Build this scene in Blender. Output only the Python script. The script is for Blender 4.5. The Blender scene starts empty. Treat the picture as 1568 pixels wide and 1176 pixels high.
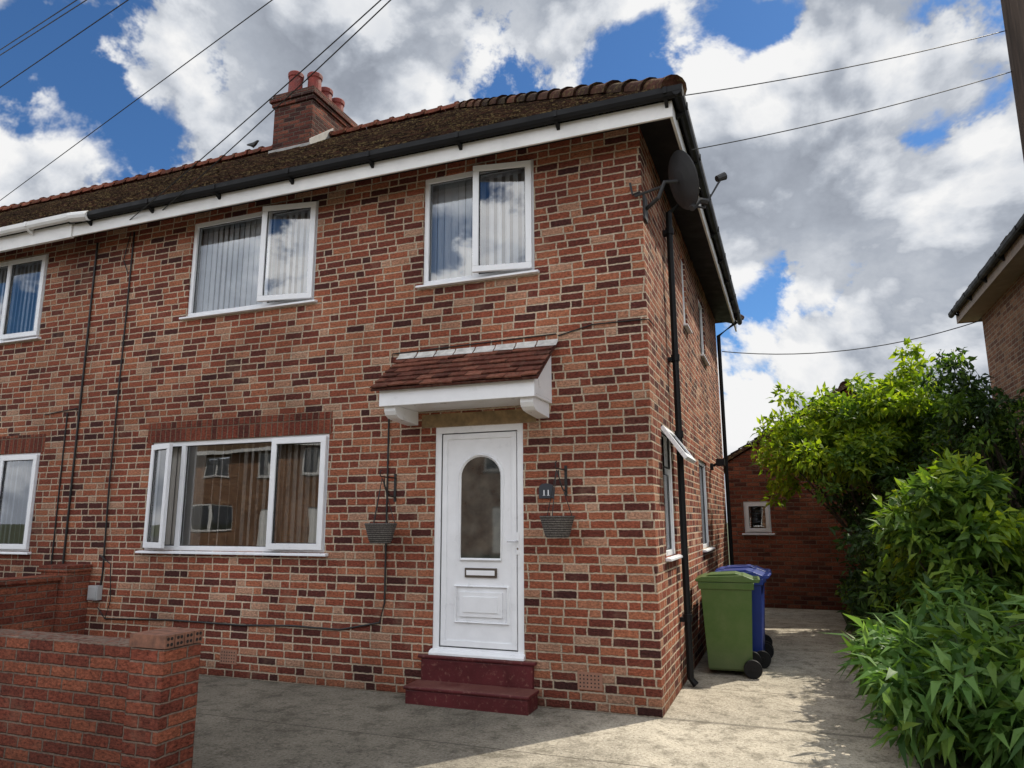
import bpy, math, random
import numpy as np
from mathutils import Vector, Matrix
random.seed(7); rng=np.random.default_rng(7)
S=bpy.context.scene; COL=S.collection
S.view_settings.view_transform='Standard'
try: S.view_settings.look='None'
except Exception: pass
S.view_settings.exposure=0

# ------------------------------------------------------------ node helper
class T:
    def __init__(s,name,world=False):
        if world:
            s.o=bpy.data.worlds.new(name)
        else: s.o=bpy.data.materials.new(name)
        s.o.use_nodes=True; s.t=s.o.node_tree; s.t.nodes.clear()
    def n(s,typ,**kw):
        nd=s.t.nodes.new(typ)
        for k,v in kw.items():
            if hasattr(nd,k) and not k[0].isupper(): setattr(nd,k,v)
        return nd
    def put(s,sock,v):
        if v is None: return
        if hasattr(v,'is_output') or isinstance(v,bpy.types.NodeSocket): s.t.links.new(v,sock)
        else: sock.default_value=v
    def m(s,op,a,b=None,c=None,clamp=False):
        nd=s.t.nodes.new('ShaderNodeMath'); nd.operation=op; nd.use_clamp=clamp
        s.put(nd.inputs[0],a); s.put(nd.inputs[1],b); s.put(nd.inputs[2],c); return nd.outputs[0]
    def xyz(s,x,y,z):
        nd=s.t.nodes.new('ShaderNodeCombineXYZ'); s.put(nd.inputs[0],x);s.put(nd.inputs[1],y);s.put(nd.inputs[2],z);return nd.outputs[0]
    def sep(s,v):
        nd=s.t.nodes.new('ShaderNodeSeparateXYZ'); s.put(nd.inputs[0],v); return nd.outputs
    def vm(s,op,a,b):
        nd=s.t.nodes.new('ShaderNodeVectorMath'); nd.operation=op; s.put(nd.inputs[0],a); s.put(nd.inputs[1],b)
        return nd.outputs[1] if op=='DOT_PRODUCT' else nd.outputs[0]
    def noise(s,vec,scale,detail=3,rough=.5,dist=0,color=False):
        nd=s.t.nodes.new('ShaderNodeTexNoise'); s.put(nd.inputs['Vector'],vec)
        nd.inputs['Scale'].default_value=scale; nd.inputs['Detail'].default_value=detail
        nd.inputs['Roughness'].default_value=rough; nd.inputs['Distortion'].default_value=dist
        return nd.outputs[1 if color else 0]
    def ramp(s,f,stops,const=False):
        nd=s.t.nodes.new('ShaderNodeValToRGB'); s.put(nd.inputs[0],f); cr=nd.color_ramp
        if const: cr.interpolation='CONSTANT'
        while len(cr.elements)<len(stops): cr.elements.new(.5)
        for e,(p,c) in zip(cr.elements,stops):
            e.position=p
            if not isinstance(c,(tuple,list)): c=(c,c,c)
            e.color=(c[0],c[1],c[2],1)
        return nd.outputs[0]
    def mr(s,v,a,b,c=0.,d=1.,smooth=False):
        nd=s.t.nodes.new('ShaderNodeMapRange')
        if smooth: nd.interpolation_type='SMOOTHSTEP'
        s.put(nd.inputs[0],v)
        for i,x in enumerate((a,b,c,d)): s.put(nd.inputs[i+1],x)
        return nd.outputs[0]
    def mix(s,f,a,b,mode='MIX'):
        nd=s.t.nodes.new('ShaderNodeMix'); nd.data_type='RGBA'; nd.blend_type=mode
        s.put(nd.inputs[0],f)
        for i,v in ((6,a),(7,b)):
            if isinstance(v,(tuple,list)): v=(v[0],v[1],v[2],1)
            s.put(nd.inputs[i],v)
        return nd.outputs[2]
    def pos(s): return s.t.nodes.new('ShaderNodeNewGeometry').outputs['Position']
    def nrm(s): return s.t.nodes.new('ShaderNodeNewGeometry').outputs['Normal']
    def island(s): return s.t.nodes.new('ShaderNodeNewGeometry').outputs['Random Per Island']
    def bump(s,h,dist,strength=1.):
        nd=s.t.nodes.new('ShaderNodeBump'); nd.inputs['Distance'].default_value=dist; nd.inputs['Strength'].default_value=strength
        s.put(nd.inputs['Height'],h); return nd.outputs[0]
    def bsdf(s,col,rough=.8,normal=None,metal=0,spec=.5,out=True):
        nd=s.t.nodes.new('ShaderNodeBsdfPrincipled')
        if isinstance(col,(tuple,list)): col=(col[0],col[1],col[2],1)
        s.put(nd.inputs['Base Color'],col); s.put(nd.inputs['Roughness'],rough)
        nd.inputs['Metallic'].default_value=metal; nd.inputs['Specular IOR Level'].default_value=spec
        if normal is not None: s.put(nd.inputs['Normal'],normal)
        if out: s.out(nd.outputs[0])
        return nd.outputs[0]
    def out(s,sh):
        o=s.t.nodes.new('ShaderNodeOutputMaterial'); s.t.links.new(sh,o.inputs[0])

def paint(name,col,rough=.35,var=.12,nscale=6,bump=.0,spec=.5,metal=0,tread=None):
    t=T(name); p=t.pos()
    n=t.noise(p,nscale,4,.6); f=t.mr(n,.3,.7,1-var,1+var*.4)
    c=t.mix(1.,t.mix(0.,col,col),t.xyz(f,f,f),'MULTIPLY')
    if tread:
        nz=t.sep(t.nrm())[2];w=t.m('MULTIPLY',t.mr(nz,.5,.9),t.mr(n,.38,.6,.35,.95));c=t.mix(w,c,tread)
        ch=t.mr(t.noise(p,26,4,.7),.56,.66,0,.6);c=t.mix(ch,c,(.20,.09,.07))
    nb=t.bump(t.noise(p,nscale*12,2,.6),.002,.4+bump) if (bump or var>.15) else None
    t.bsdf(c,t.mr(n,.3,.7,rough*.85,rough*1.25),nb,metal,spec); return t.o

def brick_mat(name,stops,mortar,bond='garden',bw=.225,rh=.075,mort=.0052,rough_face=1.,stain=.34,u0=100.,v0=0.,bloom=.32):
    t=T(name); P=t.pos(); x,y,z=t.sep(P)
    u=t.m('ADD',t.m('ADD',x,y),u0); v=t.m('ADD',z,v0) if v0 else z
    nc=t.sep(t.noise(P,24,1,.5,0,True))
    u=t.m('ADD',u,t.m('MULTIPLY',t.m('SUBTRACT',nc[0],.5),.014)); v=t.m('ADD',v,t.m('MULTIPLY',t.m('SUBTRACT',nc[1],.5),.012))
    row=t.m('FLOOR',t.m('DIVIDE',v,rh)); par=t.m('FLOORED_MODULO',row,2.)
    if bond=='garden':
        per=bw*2.5
        ph=t.m('FLOORED_MODULO',t.m('ADD',t.m('MULTIPLY',row,.41),t.m('MULTIPLY',t.m('SINE',t.m('MULTIPLY',row,12.9)),.08)),1.)
        uu=t.m('ADD',u,t.m('MULTIPLY',ph,per)); cell=t.m('FLOOR',t.m('DIVIDE',uu,per))
        tt=t.m('SUBTRACT',uu,t.m('MULTIPLY',cell,per)); k=t.m('FLOOR',t.m('DIVIDE',tt,bw))
        loc=t.m('SUBTRACT',tt,t.m('MULTIPLY',k,bw)); isH=t.m('GREATER_THAN',tt,bw*2)
        w=t.m('SUBTRACT',bw,t.m('MULTIPLY',isH,bw/2)); idu=t.m('ADD',t.m('MULTIPLY',cell,3.),k)
    else:
        uu=t.m('ADD',u,t.m('MULTIPLY',par,bw/2 if bond=='stretch' else 0.)); idu=t.m('FLOOR',t.m('DIVIDE',uu,bw))
        loc=t.m('SUBTRACT',uu,t.m('MULTIPLY',idu,bw)); w=bw
    du=t.m('MINIMUM',loc,t.m('SUBTRACT',w,loc)); vv=t.m('SUBTRACT',v,t.m('MULTIPLY',row,rh))
    dv=t.m('MINIMUM',vv,t.m('SUBTRACT',rh,vv)); d=t.m('MINIMUM',du,dv)
    mask=t.mr(d,mort,mort+.005,0,1,True)
    wn=t.t.nodes.new('ShaderNodeTexWhiteNoise'); wn.noise_dimensions='3D'; t.put(wn.inputs[0],t.xyz(idu,row,1.3))
    col=t.ramp(wn.outputs[0],stops)
    wire=t.noise(t.xyz(x,y,t.m('MULTIPLY',z,1.8)),34,3,.8)
    ws=t.mr(wire,.3,.7,.36,1.6)
    col=t.mix(1.,col,t.xyz(ws,ws,ws),'MULTIPLY')
    ms=t.mr(wire,.3,.7,.62,1.25); mo=t.mix(1.,mortar,t.xyz(ms,ms,ms),'MULTIPLY')
    c=t.mix(mask,mo,col)
    bg=t.noise(P,.6,4,.65); bs=t.mr(bg,.34,.66,1-stain,1.22)
    c=t.mix(1.,c,t.xyz(bs,bs,bs),'MULTIPLY')
    sp=t.mr(t.noise(P,2.3,4,.72),.56,.76,0,bloom)
    c=t.mix(sp,c,(.46,.31,.21))
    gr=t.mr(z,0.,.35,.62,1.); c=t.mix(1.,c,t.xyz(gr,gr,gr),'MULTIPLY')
    h=t.m('ADD',mask,t.m('MULTIPLY',wire,1.35*rough_face)); h=t.m('ADD',h,t.m('MULTIPLY',wn.outputs[0],.45))
    t.bsdf(c,.9,t.bump(h,.014,1.),0,.2); return t.o

HB=[(0,(.06,.022,.020)),(.14,(.135,.038,.028)),(.36,(.225,.060,.037)),(.6,(.31,.090,.050)),(.84,(.40,.15,.080)),(1,(.46,.27,.18))]
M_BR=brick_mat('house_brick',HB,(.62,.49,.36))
M_BR2=brick_mat('neighbour_brick',[(0,(.16,.07,.045)),(.5,(.3,.14,.08)),(1,(.40,.22,.13))],(.42,.36,.28))
M_BRG=brick_mat('garage_brick',[(0,(.10,.035,.025)),(.5,(.24,.07,.04)),(1,(.32,.11,.06))],(.22,.15,.11),'stretch')
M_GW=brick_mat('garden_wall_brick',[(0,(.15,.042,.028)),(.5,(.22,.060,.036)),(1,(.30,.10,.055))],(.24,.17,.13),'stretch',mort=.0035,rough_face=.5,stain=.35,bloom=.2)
M_SOL=brick_mat('soldier_brick',[(0,(.09,.027,.02)),(.5,(.21,.052,.032)),(1,(.27,.08,.045))],(.25,.17,.12),'stack',bw=.075,rh=.24,v0=.02,mort=.004,bloom=.1)
M_CH=brick_mat('chimney_brick',[(0,(.04,.018,.016)),(.5,(.12,.036,.026)),(1,(.2,.07,.045))],(.12,.09,.07),'stretch',bloom=.1)

def tile_mat(name,stops,moss=.5,mosscol=(.30,.27,.10)):
    t=T(name);P=t.pos(); c=t.ramp(t.island(),stops)
    n=t.noise(P,30,3,.7);f=t.mr(n,.3,.7,.6,1.3); c=t.mix(1.,c,t.xyz(f,f,f),'MULTIPLY')
    mm=t.m('MULTIPLY',t.mr(t.noise(P,20,4,.75),.50,.60,0,1),t.mr(t.noise(P,1.1,2,.5),.32,.55,.3,1))
    mm=t.m('MULTIPLY',mm,moss)
    c=t.mix(mm,c,mosscol)
    t.bsdf(c,.95,t.bump(t.m('ADD',n,mm),.010,.9),0,.1);return t.o
M_TILE=tile_mat('roof_tile',[(0,(.03,.02,.017)),(.5,(.065,.04,.031)),(1,(.12,.06,.043))],.85,(.33,.25,.12))
M_TILE2=tile_mat('canopy_tile',[(0,(.09,.034,.026)),(.5,(.155,.055,.038)),(1,(.23,.09,.06))],.15,(.3,.25,.18))
M_RIDGE=tile_mat('ridge_tile',[(0,(.11,.04,.03)),(.5,(.22,.07,.045)),(1,(.30,.11,.07))],.5,(.12,.10,.05))
M_HIP=tile_mat('hip_tile',[(0,(.03,.02,.016)),(.5,(.08,.035,.025)),(1,(.15,.055,.035))],.6,(.20,.15,.07))
M_WHITE=paint('white_upvc',(.84,.85,.87),.3,.06)
M_WHITE2=paint('white_painted_board',(.80,.79,.77),.45,.15,3)
M_BLACK=paint('black_plastic',(.008,.008,.009),.55,.14,6,0,.25)
M_RUB=paint('rubber_gasket',(.02,.02,.02),.6)
M_LEAD=paint('lead_flashing',(.30,.29,.27),.6,.35,8)
M_FLASH=paint('canopy_mortar_flashing',(.62,.60,.56),.8,.35,14,.5)
M_RED=paint('step_paint',(.092,.014,.016),.55,.35,5,.6,.3,0,(.15,.06,.048))
M_POT=paint('chimney_pot_clay',(.20,.035,.026),.7,.5,5,.5)
M_DARKHOLE=paint('soot_and_hole_shade',(.02,.015,.013),.9)  # soot in the pots; also paints the shade of brick holes
M_GREY=paint('grey_dish',(.03,.03,.032),.55,.3)
M_METAL=paint('chrome',(.6,.6,.62),.2,.1,6,0,.5,1)
M_IRON=paint('wrought_iron',(.012,.012,.012),.5)
M_BINB=paint('bin_blue_plastic',(.01,.035,.22),.38,.14,4)
M_INT=paint('interior_plaster',(.50,.47,.42),.9)
t=T('wicker');P=t.pos();x,y,z=t.sep(P)
a=t.m('SINE',t.m('MULTIPLY',z,330.));n=t.noise(P,90,3,.6)
f=t.m('ADD',t.m('MULTIPLY',a,.25),n);c=t.ramp(f,[(.2,(.02,.018,.016)),(.6,(.10,.088,.08)),(.9,(.24,.22,.2))])
t.bsdf(c,.8,t.bump(f,.006,1.),0,.3);M_WICK=t.o
t=T('bin_green_plastic');P=t.pos();x,y,z=t.sep(P);n=t.noise(P,5,5,.7)
c=t.mix(t.mr(n,.4,.75,0,.5),(.055,.115,.016),(.12,.16,.055));c=t.mix(t.mr(z,0.,.35,.5,0.),c,(.10,.10,.07))
t.bsdf(c,.42,t.bump(t.noise(P,80,2),.002,.5));M_BING=t.o
# glass
t=T('window_glass');fr=t.n('ShaderNodeFresnel');fr.inputs[0].default_value=1.85
tr=t.n('ShaderNodeBsdfTransparent');tr.inputs[0].default_value=(.96,.985,1.,1)
gl=t.n('ShaderNodeBsdfGlossy');gl.inputs['Roughness'].default_value=.003
nb=t.bump(t.noise(t.pos(),1.6,1,.4),.004,.5);t.put(gl.inputs['Normal'],nb)
mx=t.n('ShaderNodeMixShader');t.put(mx.inputs[0],t.m('ADD',fr.outputs[0],.12));t.t.links.new(tr.outputs[0],mx.inputs[1]);t.t.links.new(gl.outputs[0],mx.inputs[2]);t.out(mx.outputs[0]);M_GLASS=t.o
t=T('obscured_glass');n=t.noise(t.pos(),7,3,.5);t.bsdf(t.ramp(n,[(.3,(.02,.023,.023)),(.7,(.08,.08,.07))]),.03,t.bump(t.noise(t.pos(),1.5,1),.004,.5),0,1.);M_DGL=t.o
# blinds
t=T('blind_fabric');c=t.ramp(t.island(),[(0,(.60,.64,.68)),(.5,(.86,.89,.91)),(1,(.95,.96,.97))])
t.bsdf(c,.8,None,0,.2);M_BLIND=t.o
t=T('blind_fabric_taupe');c=t.ramp(t.island(),[(0,(.30,.28,.25)),(.5,(.50,.47,.42)),(1,(.68,.65,.60))])
t.bsdf(c,.8,None,0,.2);M_BLIND2=t.o
# concrete
t=T('brushed_concrete');P=t.pos();x,y,z=t.sep(P)
n1=t.noise(P,.9,5,.7);n2=t.noise(P,46,3,.75);n3=t.noise(P,5,5,.8)
c=t.ramp(n1,[(.30,(.28,.25,.20)),(.5,(.42,.375,.30)),(.70,(.56,.50,.40))])
sp=t.mr(n2,.55,.66,0,.6);c=t.mix(sp,c,(.70,.65,.55));sd=t.mr(n2,.45,.35,0,.7);c=t.mix(sd,c,(.08,.07,.055))
st=t.mr(n3,.49,.62,0,.62);c=t.mix(st,c,(.13,.115,.085))
w=t.m('ADD',x,t.m('MULTIPLY',t.m('SUBTRACT',n1,.5),1.6));painted_shade=t.mr(w,-1.6,.1,.46,1.,True);c=t.mix(1.,c,t.xyz(painted_shade,painted_shade,painted_shade),'MULTIPLY')  # shade in front of the house painted into the concrete colour
jx=t.m('ABSOLUTE',t.m('ADD',y,t.m('MULTIPLY',t.m('SUBTRACT',n3,.5),.03)));dk=t.mr(jx,.0,.05,.6,0.)
c=t.mix(dk,c,(.04,.035,.028))
j2=t.m('ABSOLUTE',t.m('ADD',t.m('ADD',t.m('FLOORED_MODULO',y,2.4),-1.2),t.m('MULTIPLY',t.m('SUBTRACT',n3,.5),.02)));dk=t.mr(j2,.004,.012,.7,0.);c=t.mix(dk,c,(.06,.05,.04))
t.bsdf(c,.95,t.bump(t.m('ADD',n2,n3),.010,1.),0,.15);M_CONC=t.o
t=T('asphalt');P=t.pos();n=t.noise(P,60,3,.7);t.bsdf(t.ramp(n,[(.3,(.03,.03,.03)),(.7,(.08,.08,.08))]),.9,t.bump(n,.006));M_ASPH=t.o
t=T('soil_and_grass');P=t.pos();n=t.noise(P,6,6,.7);t.bsdf(t.ramp(n,[(.3,(.03,.025,.015)),(.5,(.05,.06,.02)),(.75,(.07,.10,.03))]),.95,t.bump(n,.03));M_SOIL=t.o
t=T('pole_wood');P=t.pos();x,y,z=t.sep(P);n=t.noise(t.xyz(t.m('MULTIPLY',x,30.),t.m('MULTIPLY',y,30.),t.m('MULTIPLY',z,1.2)),1,5,.7);t.bsdf(t.ramp(n,[(.3,(.02,.013,.009)),(.7,(.08,.055,.04))]),.85,t.bump(n,.01));M_POLE=t.o
t=T('bark');P=t.pos();n=t.noise(P,18,4,.7);t.bsdf(t.ramp(n,[(.3,(.02,.015,.01)),(.7,(.09,.07,.05))]),.9,t.bump(n,.01));M_BARK=t.o
def leafmat(name,stops,transl=.35,tint=(1.5,1.6,.5)):
    t=T(name);c=t.ramp(t.island(),stops)
    b=t.bsdf(c,.5,None,0,.3,out=False);tl=t.n('ShaderNodeBsdfTranslucent')
    c2=t.mix(1.,c,tint,'MULTIPLY');t.put(tl.inputs[0],c2);mx=t.n('ShaderNodeMixShader');mx.inputs[0].default_value=transl
    t.t.links.new(b,mx.inputs[1]);t.t.links.new(tl.outputs[0],mx.inputs[2]);t.out(mx.outputs[0]);return t.o
M_LF1=leafmat('leaf_lime',[(0,(.08,.15,.015)),(.5,(.17,.27,.022)),(1,(.33,.42,.04))],.5,(1.9,1.8,.6))
M_LF2=leafmat('leaf_laurel',[(0,(.03,.07,.014)),(.5,(.08,.155,.025)),(1,(.20,.30,.05))],.4,(1.7,1.7,.6))
M_LF3=leafmat('leaf_long',[(0,(.03,.08,.018)),(.5,(.09,.19,.04)),(1,(.20,.33,.10))],.4,(1.5,1.5,.7))
M_LF4=leafmat('leaf_dark',[(0,(.012,.03,.008)),(.6,(.03,.065,.015)),(1,(.06,.12,.025))],.3)

# ------------------------------------------------------------ mesh helper
class MB:
    def __init__(s,M=None): s.v=[];s.f=[];s.mi=[];s.M=M or Matrix()
    def add(s,vs,fs,mi=0,M=None):
        b=len(s.v);K=s.M@M if M is not None else s.M
        s.v+=[tuple(K@Vector(q)) for q in vs]; s.f+=[tuple(i+b for i in f) for f in fs]; s.mi+=[mi]*len(fs)
    def box(s,x0,x1,y0,y1,z0,z1,mi=0,M=None):
        s.add([(x0,y0,z0),(x1,y0,z0),(x1,y1,z0),(x0,y1,z0),(x0,y0,z1),(x1,y0,z1),(x1,y1,z1),(x0,y1,z1)],
              [(0,3,2,1),(4,5,6,7),(0,1,5,4),(1,2,6,5),(2,3,7,6),(3,0,4,7)],mi,M)
    def quad(s,a,b,c,d,mi=0,M=None): s.add([a,b,c,d],[(0,1,2,3)],mi,M)
    def ring(s,x0,x1,z0,z1,w,y0,y1,mi=0,M=None):
        s.box(x0,x1,y0,y1,z0,z0+w,mi,M);s.box(x0,x1,y0,y1,z1-w,z1,mi,M)
        s.box(x0,x0+w,y0,y1,z0+w,z1-w,mi,M);s.box(x1-w,x1,y0,y1,z0+w,z1-w,mi,M)
    def tube(s,pts,r,n=8,mi=0,M=None,cap=True):
        pts=[Vector(p) for p in pts]; rs=r if isinstance(r,(list,tuple)) else [r]*len(pts)
        vs=[];fs=[]
        for i,p in enumerate(pts):
            d=(pts[min(i+1,len(pts)-1)]-pts[max(i-1,0)]).normalized()
            a=Vector((0,0,1)) if abs(d.z)<.9 else Vector((1,0,0)); e=d.cross(a).normalized(); g=e.cross(d)
            for k in range(n):
                q=2*math.pi*k/n; vs.append(tuple(p+(e*math.cos(q)+g*math.sin(q))*rs[i]))
        for i in range(len(pts)-1):
            for k in range(n): fs.append((i*n+k,i*n+(k+1)%n,(i+1)*n+(k+1)%n,(i+1)*n+k))
        if cap: fs.append(tuple(range(n))[::-1]); fs.append(tuple((len(pts)-1)*n+k for k in range(n)))
        s.add(vs,fs,mi,M)
    def prism(s,prof,a0,a1,axis='x',mi=0,M=None):
        n=len(prof)
        def P(a,q): return (a,q[0],q[1]) if axis=='x' else ((q[0],a,q[1]) if axis=='y' else (q[0],q[1],a))
        s.add([P(a0,q) for q in prof]+[P(a1,q) for q in prof],[tuple(range(n))[::-1],tuple(range(n,2*n))]+[(i,(i+1)%n,(i+1)%n+n,i+n) for i in range(n)],mi,M)
    def lathe(s,prof,c,n=20,mi=0,M=None):
        vs=[];fs=[]
        for r,z in prof:
            for k in range(n): q=2*math.pi*k/n; vs.append((c[0]+r*math.cos(q),c[1]+r*math.sin(q),c[2]+z))
        for i in range(len(prof)-1):
            for k in range(n): fs.append((i*n+k,i*n+(k+1)%n,(i+1)*n+(k+1)%n,(i+1)*n+k))
        s.add(vs,fs,mi,M)
    def obj(s,name,mats,parent=None,bevel=0,smooth=False):
        me=bpy.data.meshes.new(name);me.from_pydata(s.v,[],s.f);me.update()
        for m in mats: me.materials.append(m)
        me.polygons.foreach_set('material_index',s.mi)
        if smooth: me.polygons.foreach_set('use_smooth',[True]*len(s.f))
        o=bpy.data.objects.new(name,me);COL.objects.link(o)
        if parent: o.parent=parent
        if bevel:
            b=o.modifiers.new('b','BEVEL');b.width=bevel;b.segments=2;b.limit_method='ANGLE'
        return o
def empty(name):
    e=bpy.data.objects.new(name,None);COL.objects.link(e);return e
def TR(x,y,z,rz=0): return Matrix.Translation((x,y,z))@Matrix.Rotation(rz,4,'Z')
SIDE=Matrix.Rotation(math.pi/2,4,'Z')   # local x -> +y, local -y -> +x

def wall(mb,M,u0,u1,z0,z1,holes,depth=.10,mi=0):
    us=sorted({u0,u1}|{h[0] for h in holes}|{h[1] for h in holes}); zs=sorted({z0,z1}|{h[2] for h in holes}|{h[3] for h in holes})
    for i in range(len(us)-1):
        for j in range(len(zs)-1):
            cu=(us[i]+us[i+1])/2;cz=(zs[j]+zs[j+1])/2
            if any(h[0]<cu<h[1] and h[2]<cz<h[3] for h in holes): continue
            mb.quad((us[i],0,zs[j]),(us[i+1],0,zs[j]),(us[i+1],0,zs[j+1]),(us[i],0,zs[j+1]),mi,M)
    for a,b,c,d in holes:
        mb.quad((a,0,c),(b,0,c),(b,depth,c),(a,depth,c),mi,M);mb.quad((a,0,d),(a,depth,d),(b,depth,d),(b,0,d),mi,M)
        mb.quad((a,0,c),(a,depth,c),(a,depth,d),(a,0,d),mi,M);mb.quad((b,0,c),(b,0,d),(b,depth,d),(b,depth,c),mi,M)

def window(par,M,w,h,parts,blind=None,sill=True,name='window',bm=None):
    """parts: (x0,x1,kind,angle) kinds fix, L (hinged left), R (hinged right), T (hinged top)"""
    mb=MB(M); e=.001; fw=.05
    mb.ring(e,w-e,e,h-e,fw,.022,.088,0)
    if sill:
        mb.prism([(-.055,-.032),(.02,-.032),(.02,.0),(-.048,-.008),(-.055,-.012)],-.05,w+.05,'x',0)
    for i,pt in enumerate(parts):
        x0,x1,kind,ang=pt[:4]; z0,z1=(pt[4],pt[5]) if len(pt)>4 else (fw,h-fw)
        if i and len(pt)<=4: mb.box(x0-.03,x0+.03,.024,.086,fw+.001,h-fw-.001,0)
        a=x0+(.03 if i else fw) if x0>0 else fw; b=x1-(.03 if x1<w-.01 else fw)
        if kind=='fix':
            mb.quad((a,.060,z0),(b,.060,z0),(b,.060,z1),(a,.060,z1),2)
            mb.ring(a,b,z0,z1,.007,.050,.058,1)
        else:
            sa,sb,sz0,sz1=a-.022,b+.022,z0-.022,z1+.022
            if kind=='L': K=Matrix.Translation((sa,.018,0))@Matrix.Rotation(-ang,4,'Z')@Matrix.Translation((-sa,-.018,0))
            elif kind=='R': K=Matrix.Translation((sb,.018,0))@Matrix.Rotation(ang,4,'Z')@Matrix.Translation((-sb,-.018,0))
            else: K=Matrix.Translation((0,.018,sz1))@Matrix.Rotation(-ang,4,'X')@Matrix.Translation((0,-.018,-sz1))
            mb.ring(sa,sb,sz0,sz1,.062,-.022,.018,0,K)
            mb.ring(sa+.062,sb-.062,sz0+.062,sz1-.062,.007,-.006,.004,1,K)
            mb.quad((sa+.062,.006,sz0+.062),(sb-.062,.006,sz0+.062),(sb-.062,.006,sz1-.062),(sa+.062,.006,sz1-.062),2,K)
            mb.ring(a-.001,b+.001,z0-.001,z1+.001,.012,.03,.05,1)
    o=mb.obj(name,[M_WHITE,M_RUB,M_GLASS],par,.004)
    if blind:
        bb=MB(M)
        for (x0,x1,ang,cover) in blind:
            x=x0
            while x<x1:
                K=TR(x,.145,0,ang+random.uniform(-.12,.12))
                hw=.044; zt=h-.03; zb=.04+random.uniform(0,.01)
                bb.add([(-hw,0,zb),(0,.008,zb),(hw,0,zb),(-hw,0,zt),(0,.008,zt),(hw,0,zt)],[(0,1,4,3),(1,2,5,4)],0,K)
                x+=.080*cover
        bb.box(0,w,.15,.2,h-.03,h+.02,1)
        bb.obj('vertical_blind',[bm or M_BLIND,M_WHITE],par)
    return o

def tiles(mb,P0,ud,sd,nd,Ln,ufun,tw=.165,g=.10,th=.018,mi=0):
    P0,ud,sd,nd=map(Vector,(P0,ud,sd,nd))
    for i in range(int(Ln/g)):
        s=i*g; u0,u1=ufun(s+g*.5); off=(i%2)*tw/2
        if u1-u0<.05: continue
        j=math.floor((u0-off)/tw)
        while j*tw+off<u1:
            a=max(u0,j*tw+off);b=min(u1,(j+1)*tw+off-.003);j+=1
            if b-a<.015: continue
            l=th+random.uniform(-.004,.008); l2=l+random.uniform(-.004,.004); ds=random.uniform(-.008,.008)
            P=lambda u,ss,h:tuple(P0+ud*u+sd*ss+nd*h)
            mb.add([P(a,s+ds,l),P(b,s+ds,l2),P(b,s+g*1.15,.004),P(a,s+g*1.15,.004),P(a,s+ds,l-.014),P(b,s+ds,l2-.014)],[(0,1,2,3),(4,5,1,0)],mi)
def ridge(mb,a,b,r=.11,seg=.32,mi=0):
    a,b=Vector(a),Vector(b);d=b-a;n=max(1,int(d.length/seg));e=d.normalized();side=e.cross(Vector((0,0,1))).normalized();upv=side.cross(e)
    if upv.z<0: upv=-upv
    for i in range(n):
        jj=random.uniform(-.012,.012); p=a+d*(i/n)+upv*jj;q=a+d*((i+.97)/n)+upv*(jj*.5)
        vs=[];K=9
        for (c,rr) in ((p,r+.022),(p+e*.05,r+.018),(p+e*.052,r),(q,r-.006)):
            for k in range(K):
                an=math.pi*(-.08+1.16*k/(K-1)); vs.append(tuple(c+side*math.cos(an)*rr+upv*math.sin(an)*rr*.85))
        fs=[(m*K+k,m*K+k+1,(m+1)*K+k+1,(m+1)*K+k) for m in range(3) for k in range(K-1)]+[tuple(range(K))]
        mb.add(vs,fs,mi)

# ============================================================ MAIN HOUSE
H=empty('brick_house'); DEP=7.2; ZT=5.24; XL=-7.0
mb=MB()
fh=[(-5.42,-3.61,3.94,5.12),(-2.28,-1.06,3.94,5.12),(-5.77,-3.33,1.26,2.47),(-2.10,-1.19,.37,2.47)]
wall(mb,Matrix(),XL,0,-.1,ZT,fh,.10)
sh=[(.52,1.22,1.24,2.46),(3.4,4.35,1.2,2.36),(4.4,5.1,3.97,4.9),(2.6,2.95,3.97,4.9)]
wall(mb,SIDE,0,DEP,-.1,ZT,sh,.10)
mb.quad((XL,DEP,-.1),(0,DEP,-.1),(0,DEP,ZT),(XL,DEP,ZT))
mb.obj('walls',[M_BR],H)
mb=MB() # interior lining
mb.box(XL+.12,-.12,.12+.3,DEP-.1,.1,.12); mb.box(XL+.12,-.12,.101,DEP-.1,2.7,2.76); mb.box(XL+.12,-.12,.101,DEP-.1,5.2,5.22)
mb.box(-2.9,-2.8,.3,DEP-.2,.12,5.19); mb.box(XL+.12,-.12,3.4,3.5,.12,5.19); mb.box(XL+.1,XL+.12,.1,DEP-.1,.1,5.2)
mb.obj('interior_walls',[M_INT],H)
mb=MB();mb.box(-5.84,-3.30,-.004,.02,2.472,2.70); mb.obj('soldier_course_lintel',[M_SOL],H)
mb=MB();mb.box(-2.25,-1.06,-.004,.02,2.472,2.60);mb.obj('door_lintel',[paint('concrete_lintel',(.30,.21,.11),.9,.5,9,.5)],H)
window(H,TR(-5.42,0,3.94),1.81,1.18,[(0,1.12,'fix',0),(1.12,1.81,'R',.17)],[(.06,1.12,-.22,1.0),(1.15,1.78,-.45,1.05)],name='bedroom_window')
window(H,TR(-2.28,0,3.94),1.22,1.18,[(0,.59,'fix',0),(.59,1.22,'R',.17)],[(.05,.58,-.25,1.0),(.62,1.2,-.7,1.1)],name='bedroom_window')
window(H,TR(-5.77,0,1.26),2.44,1.21,[(0,.46,'L',.30),(.46,1.74,'fix',0),(1.74,2.44,'R',.05)],[(.05,.44,-.1,1),(.5,.66,.3,.8),(.68,1.25,-.75,1.5),(1.25,1.72,-.5,1.15),(1.75,2.4,-.45,1.05)],name='living_room_window',bm=M_BLIND2)
window(H,SIDE@TR(.52,0,1.24),.70,1.22,[(0,.70,'T',.62,.84,1.17),(0,.70,'fix',0,.05,.78)],[(.05,.68,.5,1)],name='kitchen_window')
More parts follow.
